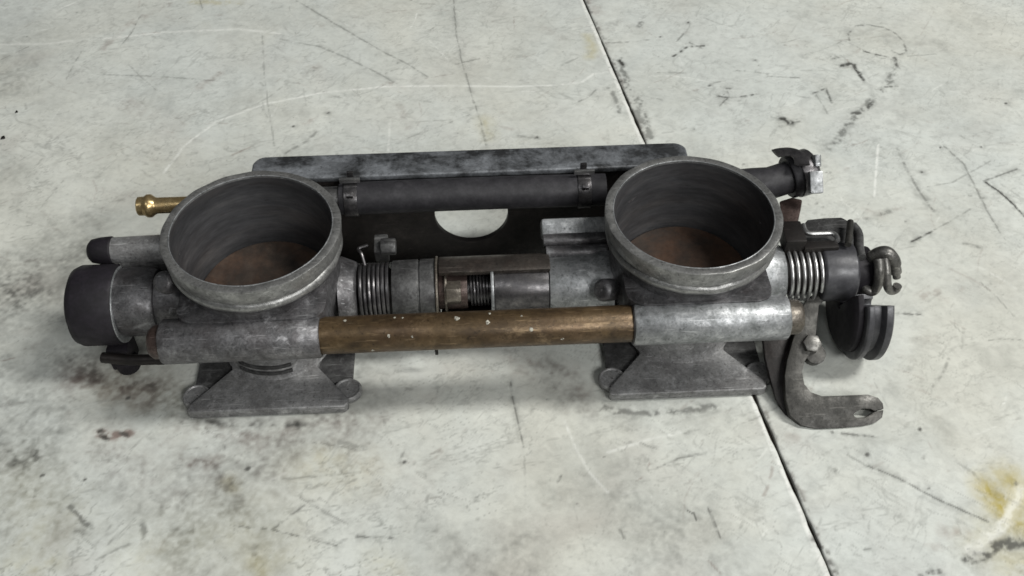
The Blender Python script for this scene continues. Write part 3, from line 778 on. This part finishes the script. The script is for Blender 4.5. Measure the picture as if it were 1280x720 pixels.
def body(sx, label):
    cx = sx * BX
    prof = [(0.5, 16.0), (0.5, 17.6), (14.0, 17.6), (18.0, 19.0), (23.0, 24.0), (26.0, 24.9), (42.0, 25.1), (44.6, 25.6), (45.4, 26.3), (45.4, 24.1), (40.0, 23.95), (23.6, 23.2), (18.0, 17.0), (4.0, 16.0)]
    b = MB().lathe(prof, (cx, 0, 0), 'z', 96, closed=True).build('throttle_body', 'cast', root, bevel=0, label=label, jitter=0.08)
    prof = [(45.3, 26.3), (45.8, 26.7), (46.8, 26.95), (47.7, 26.6), (48.2, 25.95), (49.0, 25.95), (49.5, 26.9), (50.4, 27.15), (54.5, 27.5), (54.95, 27.4),
            (55.1, 27.1), (55.1, 25.0), (54.95, 24.75), (54.6, 24.66), (45.3, 24.2)]
    MB().lathe(prof, (cx, 0, 0), 'z', 120, closed=True).build('intake_rim', 'rim', b, bevel=0, jitter=0.07)
    MB().lathe([(3.6, 17.3), (3.6, 18.6), (4.4, 18.0), (14.5, 18.0), (18.0, 19.4), (18.6, 19.4), (18.6, 17.8)], (cx, 0, 0), 'z', 72, closed=True).build('neck', 'cast_mid', b, bevel=0, jitter=0.06)
    MB().lathe([(55.0 + 0.22 * math.sin(q * math.pi / 4), 24.86 + 0.22 * math.cos(q * math.pi / 4)) for q in range(8)], (cx, 0, 0), 'z', 120, closed=True).build('worn_edge_highlight', 'cast_light', b, bevel=0)  # pale bead standing in for the highlight on the worn inner rim edge
    # bore lining (bore shade put into its dark colour)
    MB().lathe([(54.5, 24.48), (45.0, 24.02), (40.0, 23.8), (23.4, 23.05), (18.0, 16.85), (4.0, 15.85), (4.0, 15.95), (18.0, 16.95), (23.4, 23.15), (40.0, 23.9), (45.0, 24.15), (54.5, 24.62)],
               (cx, 0, 0), 'z', 96, closed=True).build('bore_lining', 'bore', b, bevel=0)
    # butterfly valve
    R_ = Matrix.Rotation(math.radians(7), 3, 'X')
    d = MB().lathe([(-0.9, 0.001), (-0.9, 22.7), (0.9, 22.7), (0.9, 0.001)], (0, 0, 0), 'z', 72)
    d.v = [R_ @ p + Vector((cx, 0, 24.5)) for p in d.v]
    d.build('butterfly_valve', 'plate', b, bevel=0.2)
    # casting shelf between rim and rod boss
    out = []
    for s_ in (1, -1):
        o4 = [(22.4, -10.2), (22.4, -20.5), (21.8, -22.8), (20.2, -24.6), (17.5, -25.6)]
        out += [(cx + s_ * x, y) for x, y in (o4 if s_ > 0 else o4[::-1])]
    inn = [(cx + 24.6 * math.cos(math.radians(a)), 24.6 * math.sin(math.radians(a))) for a in range(205, 336, 10)]
    poly = [(x, y, 26.0) for x, y in out] + [(x, y, 26.0) for x, y in inn]
    MB().prism(poly, (0, 0, 15.0)).build('shelf', 'cast', b, bevel=0.9, seg=3, jitter=0.08)
    # boss that holds the tie rod
    xl, xr = (-95.6, -47.6) if sx < 0 else (47.6, 95.2)
    xb = xl
    MB().lathe([(0, 5.9), (0, 6.5), (0.5, 6.9), (xr - xl - 0.5, 6.9), (xr - xl, 6.5), (xr - xl, 5.9)], (xb, RY, RZ), 'x', 48, closed=True
               ).build('rod_boss', 'cast_light' if sx > 0 else 'cast', b, bevel=0, jitter=0.07)
    # mounting flange: sloping gusset, base, four ears
    pad = [(-25.2, -30.4), (24.2, -30.4), (25.4, -29.2), (25.2, -27.2), (14.2, -13.2), (17.0, 0), (14.2, 13.2), (25.2, 27.2), (24.2, 30.0), (-24.2, 30.0), (-25.2, 27.2), (-14.2, 13.2), (-17.0, 0), (-14.2, -13.2), (-26.2, -27.4), (-26.4, -29.6)]
    fl = MB().prism([(cx + x, y, 0.4) for x, y in pad], (0, 0, 3.4)).build('flange', 'cast_mid', b, bevel=0.55, seg=3, jitter=0.06)
    for s_ in (-1, 1):
        for ty in (-1, 1):
            ex, ey = cx + s_ * 24.6, ty * 22.5
            e = MB().lathe([(0.3, 0.3), (0.3, 4.3), (0.9, 4.7), (2.2, 4.7), (2.9, 4.2), (2.9, 3.8), (2.5, 3.5), (2.5, 0.3)], (ex, ey, 0), 'z', 36, closed=True)
            e.build('ear', 'cast_mid', b, bevel=0.0)
    MB().box((cx, 0, 1.2), (52, 38, 1.6)).build('base_plate', 'cast_dark', b, bevel=0.5)
    return b


bl = body(-1, 'throttle body beside the black end cap')
br_ = body(1, 'throttle body beside the cable pulley')

# dirty raised pad below the rod boss
pd = MB()
for k, (r_, zc) in enumerate(((18.7, 7.0), (18.6, 9.8))):
    pd.lathe([(zc - 0.7, 17.0), (zc - 0.7, r_), (zc + 0.7, r_), (zc + 0.7, 17.0)], (-BX, 0, 0), 'z', 20, a0=-125, a1=-68, closed=True)
pd.build('cast_mark', 'cast_dark', bl, bevel=0.3)

# ------------- shaft side bosses on the bodies
def xl(prof, y, z, name, mat, parent=root, n=48, bevel=0.3, **kw):
    return MB().lathe(prof, (0, y, z), 'x', n).build(name, mat, parent, bevel=bevel, **kw)


xl([(-103, 0.01), (-103, 9.6), (-95, 10.2), (-92.0, 10.4), (-92.0, 0.01)], 0, ZS, 'shaft_boss', 'cast', bl)
xl([(-115.5, 0.01), (-115.5, 11.0), (-114.2, 11.4), (-104.5, 11.2), (-103.0, 10.4), (-103, 0.01)], 0, ZS, 'sensor_collar', 'cast', root)
cap = xl([(-131, 0.01), (-131, 10.0), (-129.8, 12.4), (-127.8, 13.3), (-116.6, 13.3), (-115.7, 12.8), (-115.7, 0.01)], 0, ZS - 1.0, 'end_cap', 'plastic', root, n=72, bevel=0,
         label='black plastic cap on the shaft end')
xl([(-115.7, 11.3), (-115.7, 12.7), (-115.2, 12.7), (-115.2, 11.3)], 0, ZS - 1, 'ring', 'cast_light', cap)
MB().box((-119, -6, 7.5), (7, 9, 10)).lathe([(0, 3.8), (5, 4.0), (6, 3.0)], (-118, -8, 1.0), 'z', 20).build('connector', 'plastic', cap, bevel=1.2)
MB().sweep([atz(128, 447, 12), atz(160, 450, 12), atz(205, 449, 13)], 1.8, 12).build('linkage_arm', 'web', root, bevel=0)
xl([(-99.5, 0.01), (-99.5, 4.0), (-98, 5.2), (-94, 5.4), (-94, 0.01)], RY, RZ, 'rod_end', 'rust', root)
p_ = aty(207, 353, -9)
MB().lathe([(-2, 0.01), (-2, 3.6), (1.6, 3.4), (2.6, 2.3), (2.6, 0.01)], p_, (-0.2, -0.55, 0.8), 24).build('screw', 'cast', bl, bevel=0.4)

# upper left vacuum port with dark rubber tip
vp = xl([(-119, 0.01), (-119, 4.3), (-106, 4.6), (-91, 4.9), (-91, 0.01)], 13.0, 35.5, 'vacuum_port', 'cast_mid', bl)
xl([(-126.2, 0.01), (-126.2, 2.6), (-125, 3.9), (-122.0, 4.5), (-118.5, 4.7), (-118.0, 4.2), (-118, 0.01)], 13.0, 35.5, 'port_cap', 'plastic', root)
MB().box((-104.5, 9.4, 31.5), (23, 4.0, 5.0)).build('rib', 'cast_dark', bl, bevel=1.2)

# ------------- tie rod
rod = xl([(-49.5, 0.01), (-49.5, 5.75), (49.0, 5.75), (49, 0.01)], RY, RZ, 'tie_rod', 'rod', root, n=56, label='brown tarnished rod speckled with pale spots')
xl([(93, 0.01), (93, 5.5), (98.6, 5.4), (99.8, 4.6), (99.8, 0.01)], RY, RZ, 'rod_end', 'stub', root)
MB().lathe([(47.2, 5.6), (47.2, 6.3), (47.6, 6.3), (47.6, 5.6)], (0, RY, RZ), 'x', 40, closed=True).build('joint_ring', 'web', rod, bevel=0)
for px, py, r_ in ((571, 398, .9), (610, 403, .7), (664, 412, .7), (486, 420, .6), (703, 424, .6), (431, 401, .5), (545, 390, 1.0), (493, 397, .4), (503, 397, .4), (466, 438, .5), (515, 421, .35), (612, 392, .4), (652, 395, .35)):
    d = ray(px, py)
    o_ = CAM - Vector((0, RY, RZ))
    A = d.y ** 2 + d.z ** 2
    B = 2 * (o_.y * d.y + o_.z * d.z)
    C_ = o_.y ** 2 + o_.z ** 2 - 5.75 ** 2
    di = B * B - 4 * A * C_
    if di < 0:
        continue
    q = CAM + d * ((-B - math.sqrt(di)) / (2 * A))
    n_ = Vector((0, q.y - RY, q.z - RZ)).normalized()
    k = MB().lathe([(-0.1, r_), (0.10, r_ * 0.8), (0.16, 0.01)], q, n_, 9)
    M.setdefault('crumb', metal('pale_crust', (0.3, 0.29, 0.25), (0.45, 0.43, 0.37), (0.6, 0.58, 0.5), 0.0, (0.6, 0.8), 500))
    for v_ in k.v:
        v_ += Vector((random.uniform(-1, 1), random.uniform(-1, 1) * .6, random.uniform(-1, 1) * .6)) * r_ * 0.33
    k.build('crust_spot', 'crumb', rod, bevel=0, jitter=0.05)

# ------------- shaft between the bodies
shaft = xl([(-46, 0.01), (-46, 4.5), (46, 4.5), (46, 0.01)], 0, ZS, 'throttle_shaft', 'spring', root)
MB().lathe([(-44.2, 0.01), (-44.2, 12.3), (-43, 11.8), (-39.2, 10.4), (-38.6, 9.4), (-38.6, 0.01)], (0, 0, ZS), 'x', 48).build('shaft_boss', 'cast', bl, bevel=0.4, jitter=0.05)


def helix(x0, x1, turns, R, r, y, z, n=36, ph=0.0):
    N = int(turns * n)
    return [(x0 + (x1 - x0) * k / N, y + R * math.cos(ph + 2 * math.pi * k / n), z + R * math.sin(ph + 2 * math.pi * k / n)) for k in range(N + 1)]


sp = MB().sweep(helix(-37.8, -27.8, 7, 9.2, 0.62, 0, ZS), 0.62, 8).build('return_spring', 'spring', root, bevel=0)
MB().sweep(smooth_path([(-36, 4, ZS + 8.6), (-37, 7, ZS + 11), (-38, 9, ZS + 11.5), (-35, 10, ZS + 12)]), 0.55, 8).build('spring_tail', 'spring', sp, bevel=0)
xl([(-38, 0.01), (-38, 7.6), (-27, 7.6), (-27, 0.01)], 0, ZS, 'spring_core', 'web', root)
xl([(-27.2, 0.01), (-27.2, 10.2), (-19.0, 10.4), (-18.8, 9.9), (-18.4, 9.9), (-18.2, 10.4), (-13.4, 10.4), (-13.4, 0.01)], 0, ZS, 'collar', 'cast_dark', root, label='dark grey collar next to the return spring')
# lever lug above the spring, with a lump of dirt coloured bolt
MB().box((-31, 13.5, 31.5), (4.6, 7, 7), Matrix.Rotation(0.3, 3, 'X')).lathe([(-2.5, 3.0), (2.5, 3.0)], (-28.5, 11, 34.5), 'x', 6).build('spring_lug', 'cast_dark', root, bevel=0.6)

# window sleeve: full tube cut open toward the viewer
sl = MB()
sl.lathe([(-12.0, 8.6), (-12.0, 10.8), (24.0, 10.8), (24.0, 8.6)], (0, 0, ZS), 'x', 36, a0=-140, a1=104, closed=True)
sleeve = sl.build('sleeve', 'sleeve', root, bevel=0.3)
xl([(-13.2, 0.01), (-13.2, 11.2), (-12.4, 11.2), (-12.4, 0.01)], 0, ZS, 'washer', 'stub', root)
xl([(4.6, 0.01), (4.6, 10.4), (5.6, 10.4), (5.6, 0.01)], 0, ZS, 'washer', 'cast_light', root)
xl([(5.7, 0.01), (5.7, 8.8), (23.5, 8.8), (23.5, 0.01)], 0, ZS, 'shaft_sleeve', 'spring', root)
xl([(-12.3, 0.01), (-12.3, 6.4), (-3, 6.4), (-3, 0.01)], 0, ZS, 'adjuster_block', 'rust', root)
xl([(-10.4, 0.01), (-10.4, 7.8), (-9.6, 7.8), (-9.6, 0.01)], 0, ZS, 'lock_washer', 'stub', root)
hx = MB()
q = aty(567, 367, -6)
hx.lathe([(-2.4, 4.0), (2.4, 4.0)], (q.x, -4.5, q.z - 1), 'x', 6)
hx.build('hex_screw', 'stub', root, bevel=0.4)
MB().sweep(helix(-2.2, 4.2, 6, 5.4, 0.42, 0, ZS, 30), 0.42, 8).build('small_spring', 'spring', root, bevel=0)
MB().box((-14, -14, 13), (1.1, 1.1, 9)).build('pin', 'web', root, bevel=0.3)

# lobed boss on the inner side of the right body
lob = MB()
lob.lathe([(23.6, 0.01), (23.6, 9.5), (44.4, 11.0), (44.4, 0.01)], (0, 0, ZS), 'x', 48)
lob.build('shaft_boss', 'cast_light', br_, bevel=0.5, jitter=0.05)
MB().lathe([(23.2, 0.01), (23.2, 2.3), (43.5, 2.4), (43.5, 0.01)], (0, 7.0, ZS + 8.2), 'x', 24).build('rib', 'cast', br_, bevel=0.3)
MB().lathe([(22.6, 0.01), (22.6, 2.3), (43.5, 2.4), (43.5, 0.01)], (0, 11.6, ZS + 9.4), 'x', 24).build('rib', 'cast', br_, bevel=0.3)
MB().box((33.3, 17.0, ZS + 9.6), (22, 6.6, 8.2), Matrix.Rotation(0.75, 3, 'X')).build('lug', 'cast_light', br_, bevel=1.0)
MB().lathe([(0, 0.01), (0, 3.6), (5, 3.6), (6, 2.6), (6, 0.01)], aty(765, 362, -10), (-0.7, -0.5, 0.5), 24).build('screw', 'cast', br_, bevel=0.4)

# ------------- fuel tube, hose and clamps along the back
tube = xl([(-84, 0.01), (-84, 4.2), (-40, 4.4), (-40, 0.01)], HY, HZ, 'fuel_tube', 'cast_dark', root)
noz = xl([(-113.0, 1.7), (-113.2, 2.9), (-112.9, 3.2), (-111.4, 3.25), (-110.9, 3.3), (-110.0, 3.95), (-108.7, 3.95), (-107.4, 3.0), (-106.8, 2.75), (-85, 2.75), (-85, 0.01)], HY + 0.7, HZ - 0.6, 'nozzle', 'brass', root, n=40, bevel=0,
         label='yellow brass hose barb')
xl([(-85.5, 0.01), (-85.5, 4.6), (-80, 5.6), (-72, 5.6), (-72, 0.01)], HY, HZ, 'tube_socket', 'cast', bl)
xl([(72, 0.01), (72, 5.6), (90, 5.4), (92, 4.4), (92, 0.01)], HY, HZ, 'tube_socket', 'cast', br_)
hose = MB().sweep([(-45, HY, HZ), (-43, HY, HZ), (-30, HY, HZ + .1), (-10, HY, HZ + .3), (10, HY, HZ + .3), (30, HY, HZ + .1), (45, HY, HZ)], [5.2, 5.6, 5.6, 5.6, 5.6, 5.6, 5.5], 36)
hose = hose.build('hose', 'rubber', root, bevel=0, label='black rubber hose along the back')


def clamp(x, mat, name='hose_clamp'):
    c = xl([(x - 2.2, 5.5), (x - 2.2, 6.1), (x + 2.2, 6.1), (x + 2.2, 5.5)], HY, HZ, name, mat, root, bevel=0.15)
    n_ = Vector((0, 0.25, 1)).normalized()
    o0 = Vector((x, HY, HZ)) + n_ * 6.0
    t = Vector((0, -1, 0.25))
    MB().box(o0 + n_ * 1.6 - t * 1.6, (2.2, 1.0, 4.0)).build('clamp_ear', mat, c, bevel=0.2)
    MB().box(o0 + n_ * 1.6 + t * 1.4, (6.8, 1.0, 1.8)).build('clamp_bar', 'steel', c, bevel=0.2)
    MB().box(o0 + n_ * 0.4 + t * 5.2 - n_ * 2.6, (2.4, 1.6, 4.2), Matrix.Rotation(0.6, 3, 'X')).build('clamp_ear', 'spring', c, bevel=0.3)
    return c


clamp(-41.0, 'spring')
clamp(37.6, 'spring')

# hose end on the right with its clamp
pA, pB, pC, pD = Vector((89, HY, HZ)), atz(962, 229, 39), atz(990, 220, 40), atz(1016, 213, 41)
dr = (pD - pB).normalized()
he = MB().sweep([pA, pA.lerp(pB, .5), pB, pC], [5.2, 5.5, 5.6, 5.6], 32).build('hose_end', 'rubber', root, bevel=0, label='short black hose stub behind the bore rim')
L = (pD - pC).length
MB().lathe([(-1.8, 5.4), (-1.8, 7.0), (-1.2, 7.5), (L * 0.9, 7.5), (L, 6.6), (L, 4.0), (L - 3, 3.6)], pC, dr, 40).build('cuff', 'rubber', he, bevel=0)
cb = MB().lathe([(0, 7.3), (0, 8.0), (5.0, 8.0), (5.0, 7.3)], pC + dr * 1.2, dr, 44, closed=True).build('hose_clamp', 'spring', root, bevel=0.15, label='steel clamp with a bright worm housing on the hose stub')
RX = Matrix.Rotation(math.radians(45), 3, 'X')
MB().box(atz(1019.5, 228, 46), (4.4, 2.8, 7.4), RX.inverted()).build('clamp_screw_housing', 'cast_light', cb, bevel=0.5)
MB().lathe([(-2.0, 0.01), (-2.0, 1.5), (2.0, 1.5), (2.0, 0.01)], atz(1021, 201, 48), (0, 0.7, 0.7), 6).build('clamp_screw', 'cast_light', cb, bevel=0.3)
MB().box(atz(1014, 205, 43), (5.0, 2.8, 6.0), RX.inverted()).build('clamp_lug', 'spring', cb, bevel=0.5)
MB().sweep(smooth_path([atz(1003, 206, 49), atz(1000, 196, 49), atz(990, 190, 48.5), atz(978, 190, 48.5), atz(969, 192, 48.5)]), [2.6] * 25, 10,
           flat=((0, 0, 1), 0.18)).build('clamp_tail', 'spring', cb, bevel=0)

# ------------- bracket rail along the back: bent plate with a round hole
xa, xb_ = -75.5, 74.5
zr = 44.0
pl = []
for cx, cy, a0 in ((xb_ - 4, 48.4 - 4, 0), (xa + 4, 48.4 - 4, 90)):
    pl += [(x, y, zr) for x, y in arc2(cx, cy, 4, a0, a0 + 90, 6)]
pl += [(xa, 36.4, zr), (xb_, 36.4, zr)]
rail = MB().prism(pl, (0, 0, -2.4)).build('bracket_rail', 'rail', root, bevel=0.8, seg=3, label='worn dark bracket rail across the back', jitter=0.12)
wb = MB()
hc, hr = (-1.0, 23.6), 13.0
y0 = 37.2
ang = [math.radians(a) for a in range(0, 360, 6)]
inner = [Vector((hc[0] + hr * math.cos(a), y0, hc[1] + hr * math.sin(a))) for a in ang]
X0, X1, Z0, Z1 = -62, 62, 1.5, 43.0


def on_rect(a):
    dx, dz = math.cos(a), math.sin(a)
    t = min(((X1 if dx > 0 else X0) - hc[0]) / dx if abs(dx) > 1e-6 else 1e9, ((Z1 if dz > 0 else Z0) - hc[1]) / dz if abs(dz) > 1e-6 else 1e9)
    return Vector((hc[0] + dx * t, y0, hc[1] + dz * t))


for k in ((X0, Z0), (X1, Z0), (X1, Z1), (X0, Z1)):
    a = math.atan2(k[1] - hc[1], k[0] - hc[0]) % (2 * math.pi)
    ang.append(a)
ang = sorted(ang)
inner = [Vector((hc[0] + hr * math.cos(a), y0, hc[1] + hr * math.sin(a))) for a in ang]
outer = [on_rect(a) for a in ang]
n = len(ang)
t_ = Vector((0, 2.2, 0))
vsx = inner + outer + [p + t_ for p in inner] + [p + t_ for p in outer]
fsx = []
for i in range(n):
    j = (i + 1) % n
    fsx += [(i, j, n + j, n + i), (2 * n + i, 3 * n + i, 3 * n + j, 2 * n + j), (i, 2 * n + i, 2 * n + j, j), (n + i, n + j, 3 * n + j, 3 * n + i)]
wb.add(vsx, fsx)
wb.build('bracket_web', 'web', rail, bevel=0.3)

# ------------- right hand end: spring, hub, pulley, brackets
xl([(92.2, 0.01), (92.2, 12.0), (97, 11.0), (100.6, 9.6), (100.6, 0.01)], 0, ZS + 1.2, 'shaft_boss', 'cast_light', br_, bevel=0.5, jitter=0.05)
ZR = ZS + 1.6
MB().sweep(helix(101.4, 112.2, 5.5, 9.0, 0.62, 0, ZR), 0.62, 10).build('return_spring', 'steel', root, bevel=0, label='shiny coil spring beside the black hub')
xl([(100, 0.01), (100, 6.6), (113, 6.6), (113, 0.01)], 0, ZR, 'spring_core', 'web', root)
xl([(112.8, 0.01), (112.8, 9.4), (113.4, 9.9), (123.4, 9.9), (124.2, 9.2), (124.2, 0.01)], 0, ZR, 'hub', 'hub', root)
# sector pulley
PC = aty(1060, 382, -8)
pu = MB()
pu.lathe([(-1, 2.0), (-1, 17.4), (-0.4, 18.0), (1.2, 18.0), (2.0, 15.6), (4.2, 15.6), (5.0, 18.4), (7.0, 18.4), (7.6, 17.6), (7.6, 2.0)],
         (PC.x + 1.0, PC.y, PC.z), 'x', 60, a0=134, a1=400, closed=True)
pul = pu.build('cable_pulley', 'hub', root, bevel=0.4, label='black grooved pulley with a cut away top')
MB().lathe([(-4.0, 1.0), (-4.0, 13.6), (-2.8, 15.2), (-1.1, 15.4), (-1.1, 1.0)], (PC.x + 1.0, PC.y, PC.z), 'x', 48, a0=120, a1=400, closed=True).build('drum', 'plastic', pul, bevel=0.4)
MB().lathe([(120, 0.01), (120, 8.0), (129.6, 8.0), (129.6, 0.01)], (0, 0, ZR), 'x', 36).build('pulley_hub', 'plastic', pul, bevel=0.6)

# J shaped bracket, sloping up from the table to the hub
JP, JN = Vector((0, -43.5, 1.6)), Vector((0, -0.5, 0.866))


def jp(px, py): return at(px, py, JP, JN)


jpx = [(988, 520), (982, 497), (981, 470), (984, 450), (991, 425), (1000, 400), (1003, 384), (1010, 372), (1022, 365), (1046, 360), (1048, 370), (1032, 374), (1024, 382),
       (1022, 400), (1020, 420), (1014, 440), (1006, 452), (1003, 466), (1006, 480), (1014, 490), (1028, 495), (1060, 494), (1086, 493), (1098, 497), (1104, 504), (1105, 511.2),
       (1093, 513.6), (1088, 511), (1078, 511), (1070, 515), (1067, 519), (1071, 522), (1082, 521), (1089, 517.5), (1093, 514.6), (1105, 512.2), (1103, 522), (1095, 528), (1080, 532), (1050, 535), (1020, 536), (1002, 532)]
jb = MB().prism([jp(*q) for q in jpx], JN * -3.2).build('bracket_arm', 'bracket', root, bevel=0.4, seg=2, label='dull steel bracket arm with a slotted foot')
MB().prism([jp(*q) - JN * 3.4 for q in ((1000, 530), (986, 517), (974, 497), (966, 470), (960, 445), (956, 412), (1004, 398), (1004, 470), (1006, 500))], JN * -2.2).build('bracket_shade_strip', 'web', jb, bevel=0.4)  # dark plate standing in for the shaded left strip of the arm
q = jp(1014, 430)
MB().lathe([(-0.2, 0.01), (-0.2, 3.2), (1.7, 3.0), (2.1, 2.2), (2.1, 0.01)], q, JN, 6).build('rivet', 'hook', jb, bevel=0)
MB().lathe([(-3.0, 0.01), (-3.0, 3.4), (1.0, 3.4), (1.0, 0.01)], jp(1010, 452) + Vector((3, 3, 0)), JN, 20).build('rivet', 'bracket', jb, bevel=0.4)

# upper lever with wire clip
lz = 35.0
lev = [(1002, 283), (1009, 274), (1030, 272), (1052, 271), (1063, 277), (1070, 288), (1073, 312), (1010, 316), (1000, 305)]
le = MB().prism([atz(px, py, lz) for px, py in lev], (0, 0, -3.0)).build('lever', 'cast_dark', root, bevel=0.7, label='dark lever behind the shiny spring')
MB().prism([atz(px, py, lz + 2.4) for px, py in ((1004, 300), (1046, 300), (1050, 309), (1006, 311))], (0, 0, -2.4)).build('lever_step', 'web', le, bevel=0.6)
MB().sweep(smooth_path([atz(*q, lz + 2.6) for q in ((1004, 281), (1006, 288), (1012, 292), (1028, 292), (1040, 292), (1046, 296), (1047, 301))]), 0.85, 10).build('wire_clip', 'steel', root, bevel=0, label='bright bent wire clip on the lever')
MB().sweep(smooth_path([atz(*q, lz + 3) for q in ((1063, 277), (1062, 290), (1060, 306))]), 1.1, 10).build('lever_pin', 'bracket', le, bevel=0)
MB().sweep(smooth_path([atz(*q, lz) for q in ((1066, 282), (1073, 292), (1074, 308), (1077, 322))]), 1.5, 10).build('cable_guide', 'cast_dark', root, bevel=0)
MB().hull([atz(px, py, z) for px, py in ((974, 252), (990, 247), (1003, 250), (1001, 262), (997, 280), (978, 282)) for z in (33, 36.5)]).build('stop_tab', 'rust', root, bevel=0.6, label='reddish brown tab next to the bore rim')
MB().box(atz(990, 297, 37), (7, 10, 6)).build('stop_block', 'web', root, bevel=0.8)
MB().hull([atz(px, py, z) for px, py in ((986, 308), (995, 302), (1003, 303), (1000, 308)) for z in (36.0, 37.5)]).build('spring_tail', 'steel', root, bevel=0.3)

# cable hooks at the far right
HYP = -2.0
def hk(pts, r): return MB().sweep(smooth_path([aty(px, py, yy) for px, py, yy in pts], 7), r, 14)
hko = hk([(1058, 352, 0), (1070, 342, 0), (1083, 328, -1), (1096, 318, -2), (1108, 316, -3), (1116, 324, -4), (1119, 336, -5), (1121, 347, -6)],
   [2.2] * 40 + [1.9] * 6 + [1.3] * 4).build('cable_hook', 'hook', root, bevel=0, label='curled steel cable hook')
hk([(1098, 324, -5), (1099, 340, -8), (1097, 356, -9), (1091, 364, -9), (1083, 361, -8), (1078, 352, -5), (1074, 346, -3)], 1.6).build('hook_loop', 'hook', hko, bevel=0)
hk([(1106, 322, -4), (1108, 340, -7), (1109, 356, -9), (1113, 363, -9), (1119, 362, -9), (1122, 357, -9)], 1.45).build('hook_loop', 'hook', hko, bevel=0)
MB().box(aty(1068, 352, 0), (7, 9, 12)).build('hook_block', 'web', hko, bevel=1.0)

# ------------- loose grit on the table
for (px, py, r_), lab in zip(((5, 173, 1.1), (21, 140, 0.8)), ('larger black crumb lying on the bare white table', 'smaller black crumb lying on the bare white table')):
    p = atz(px, py, 0.0)
    g = MB().hull([(p.x + rng.normal(0, 1) * r_ * .6, p.y + rng.normal(0, 1) * r_ * .6, max(-0.05, 0.35 + rng.normal(0, .4) * r_)) for k in range(14)] + [(p.x, p.y, -0.05), (p.x + .5, p.y, -.05), (p.x, p.y + .5, -.05)])
    o = g.build('crumb', 'web', None, bevel=0)
    o['label'] = lab
    o['category'] = 'crumb'
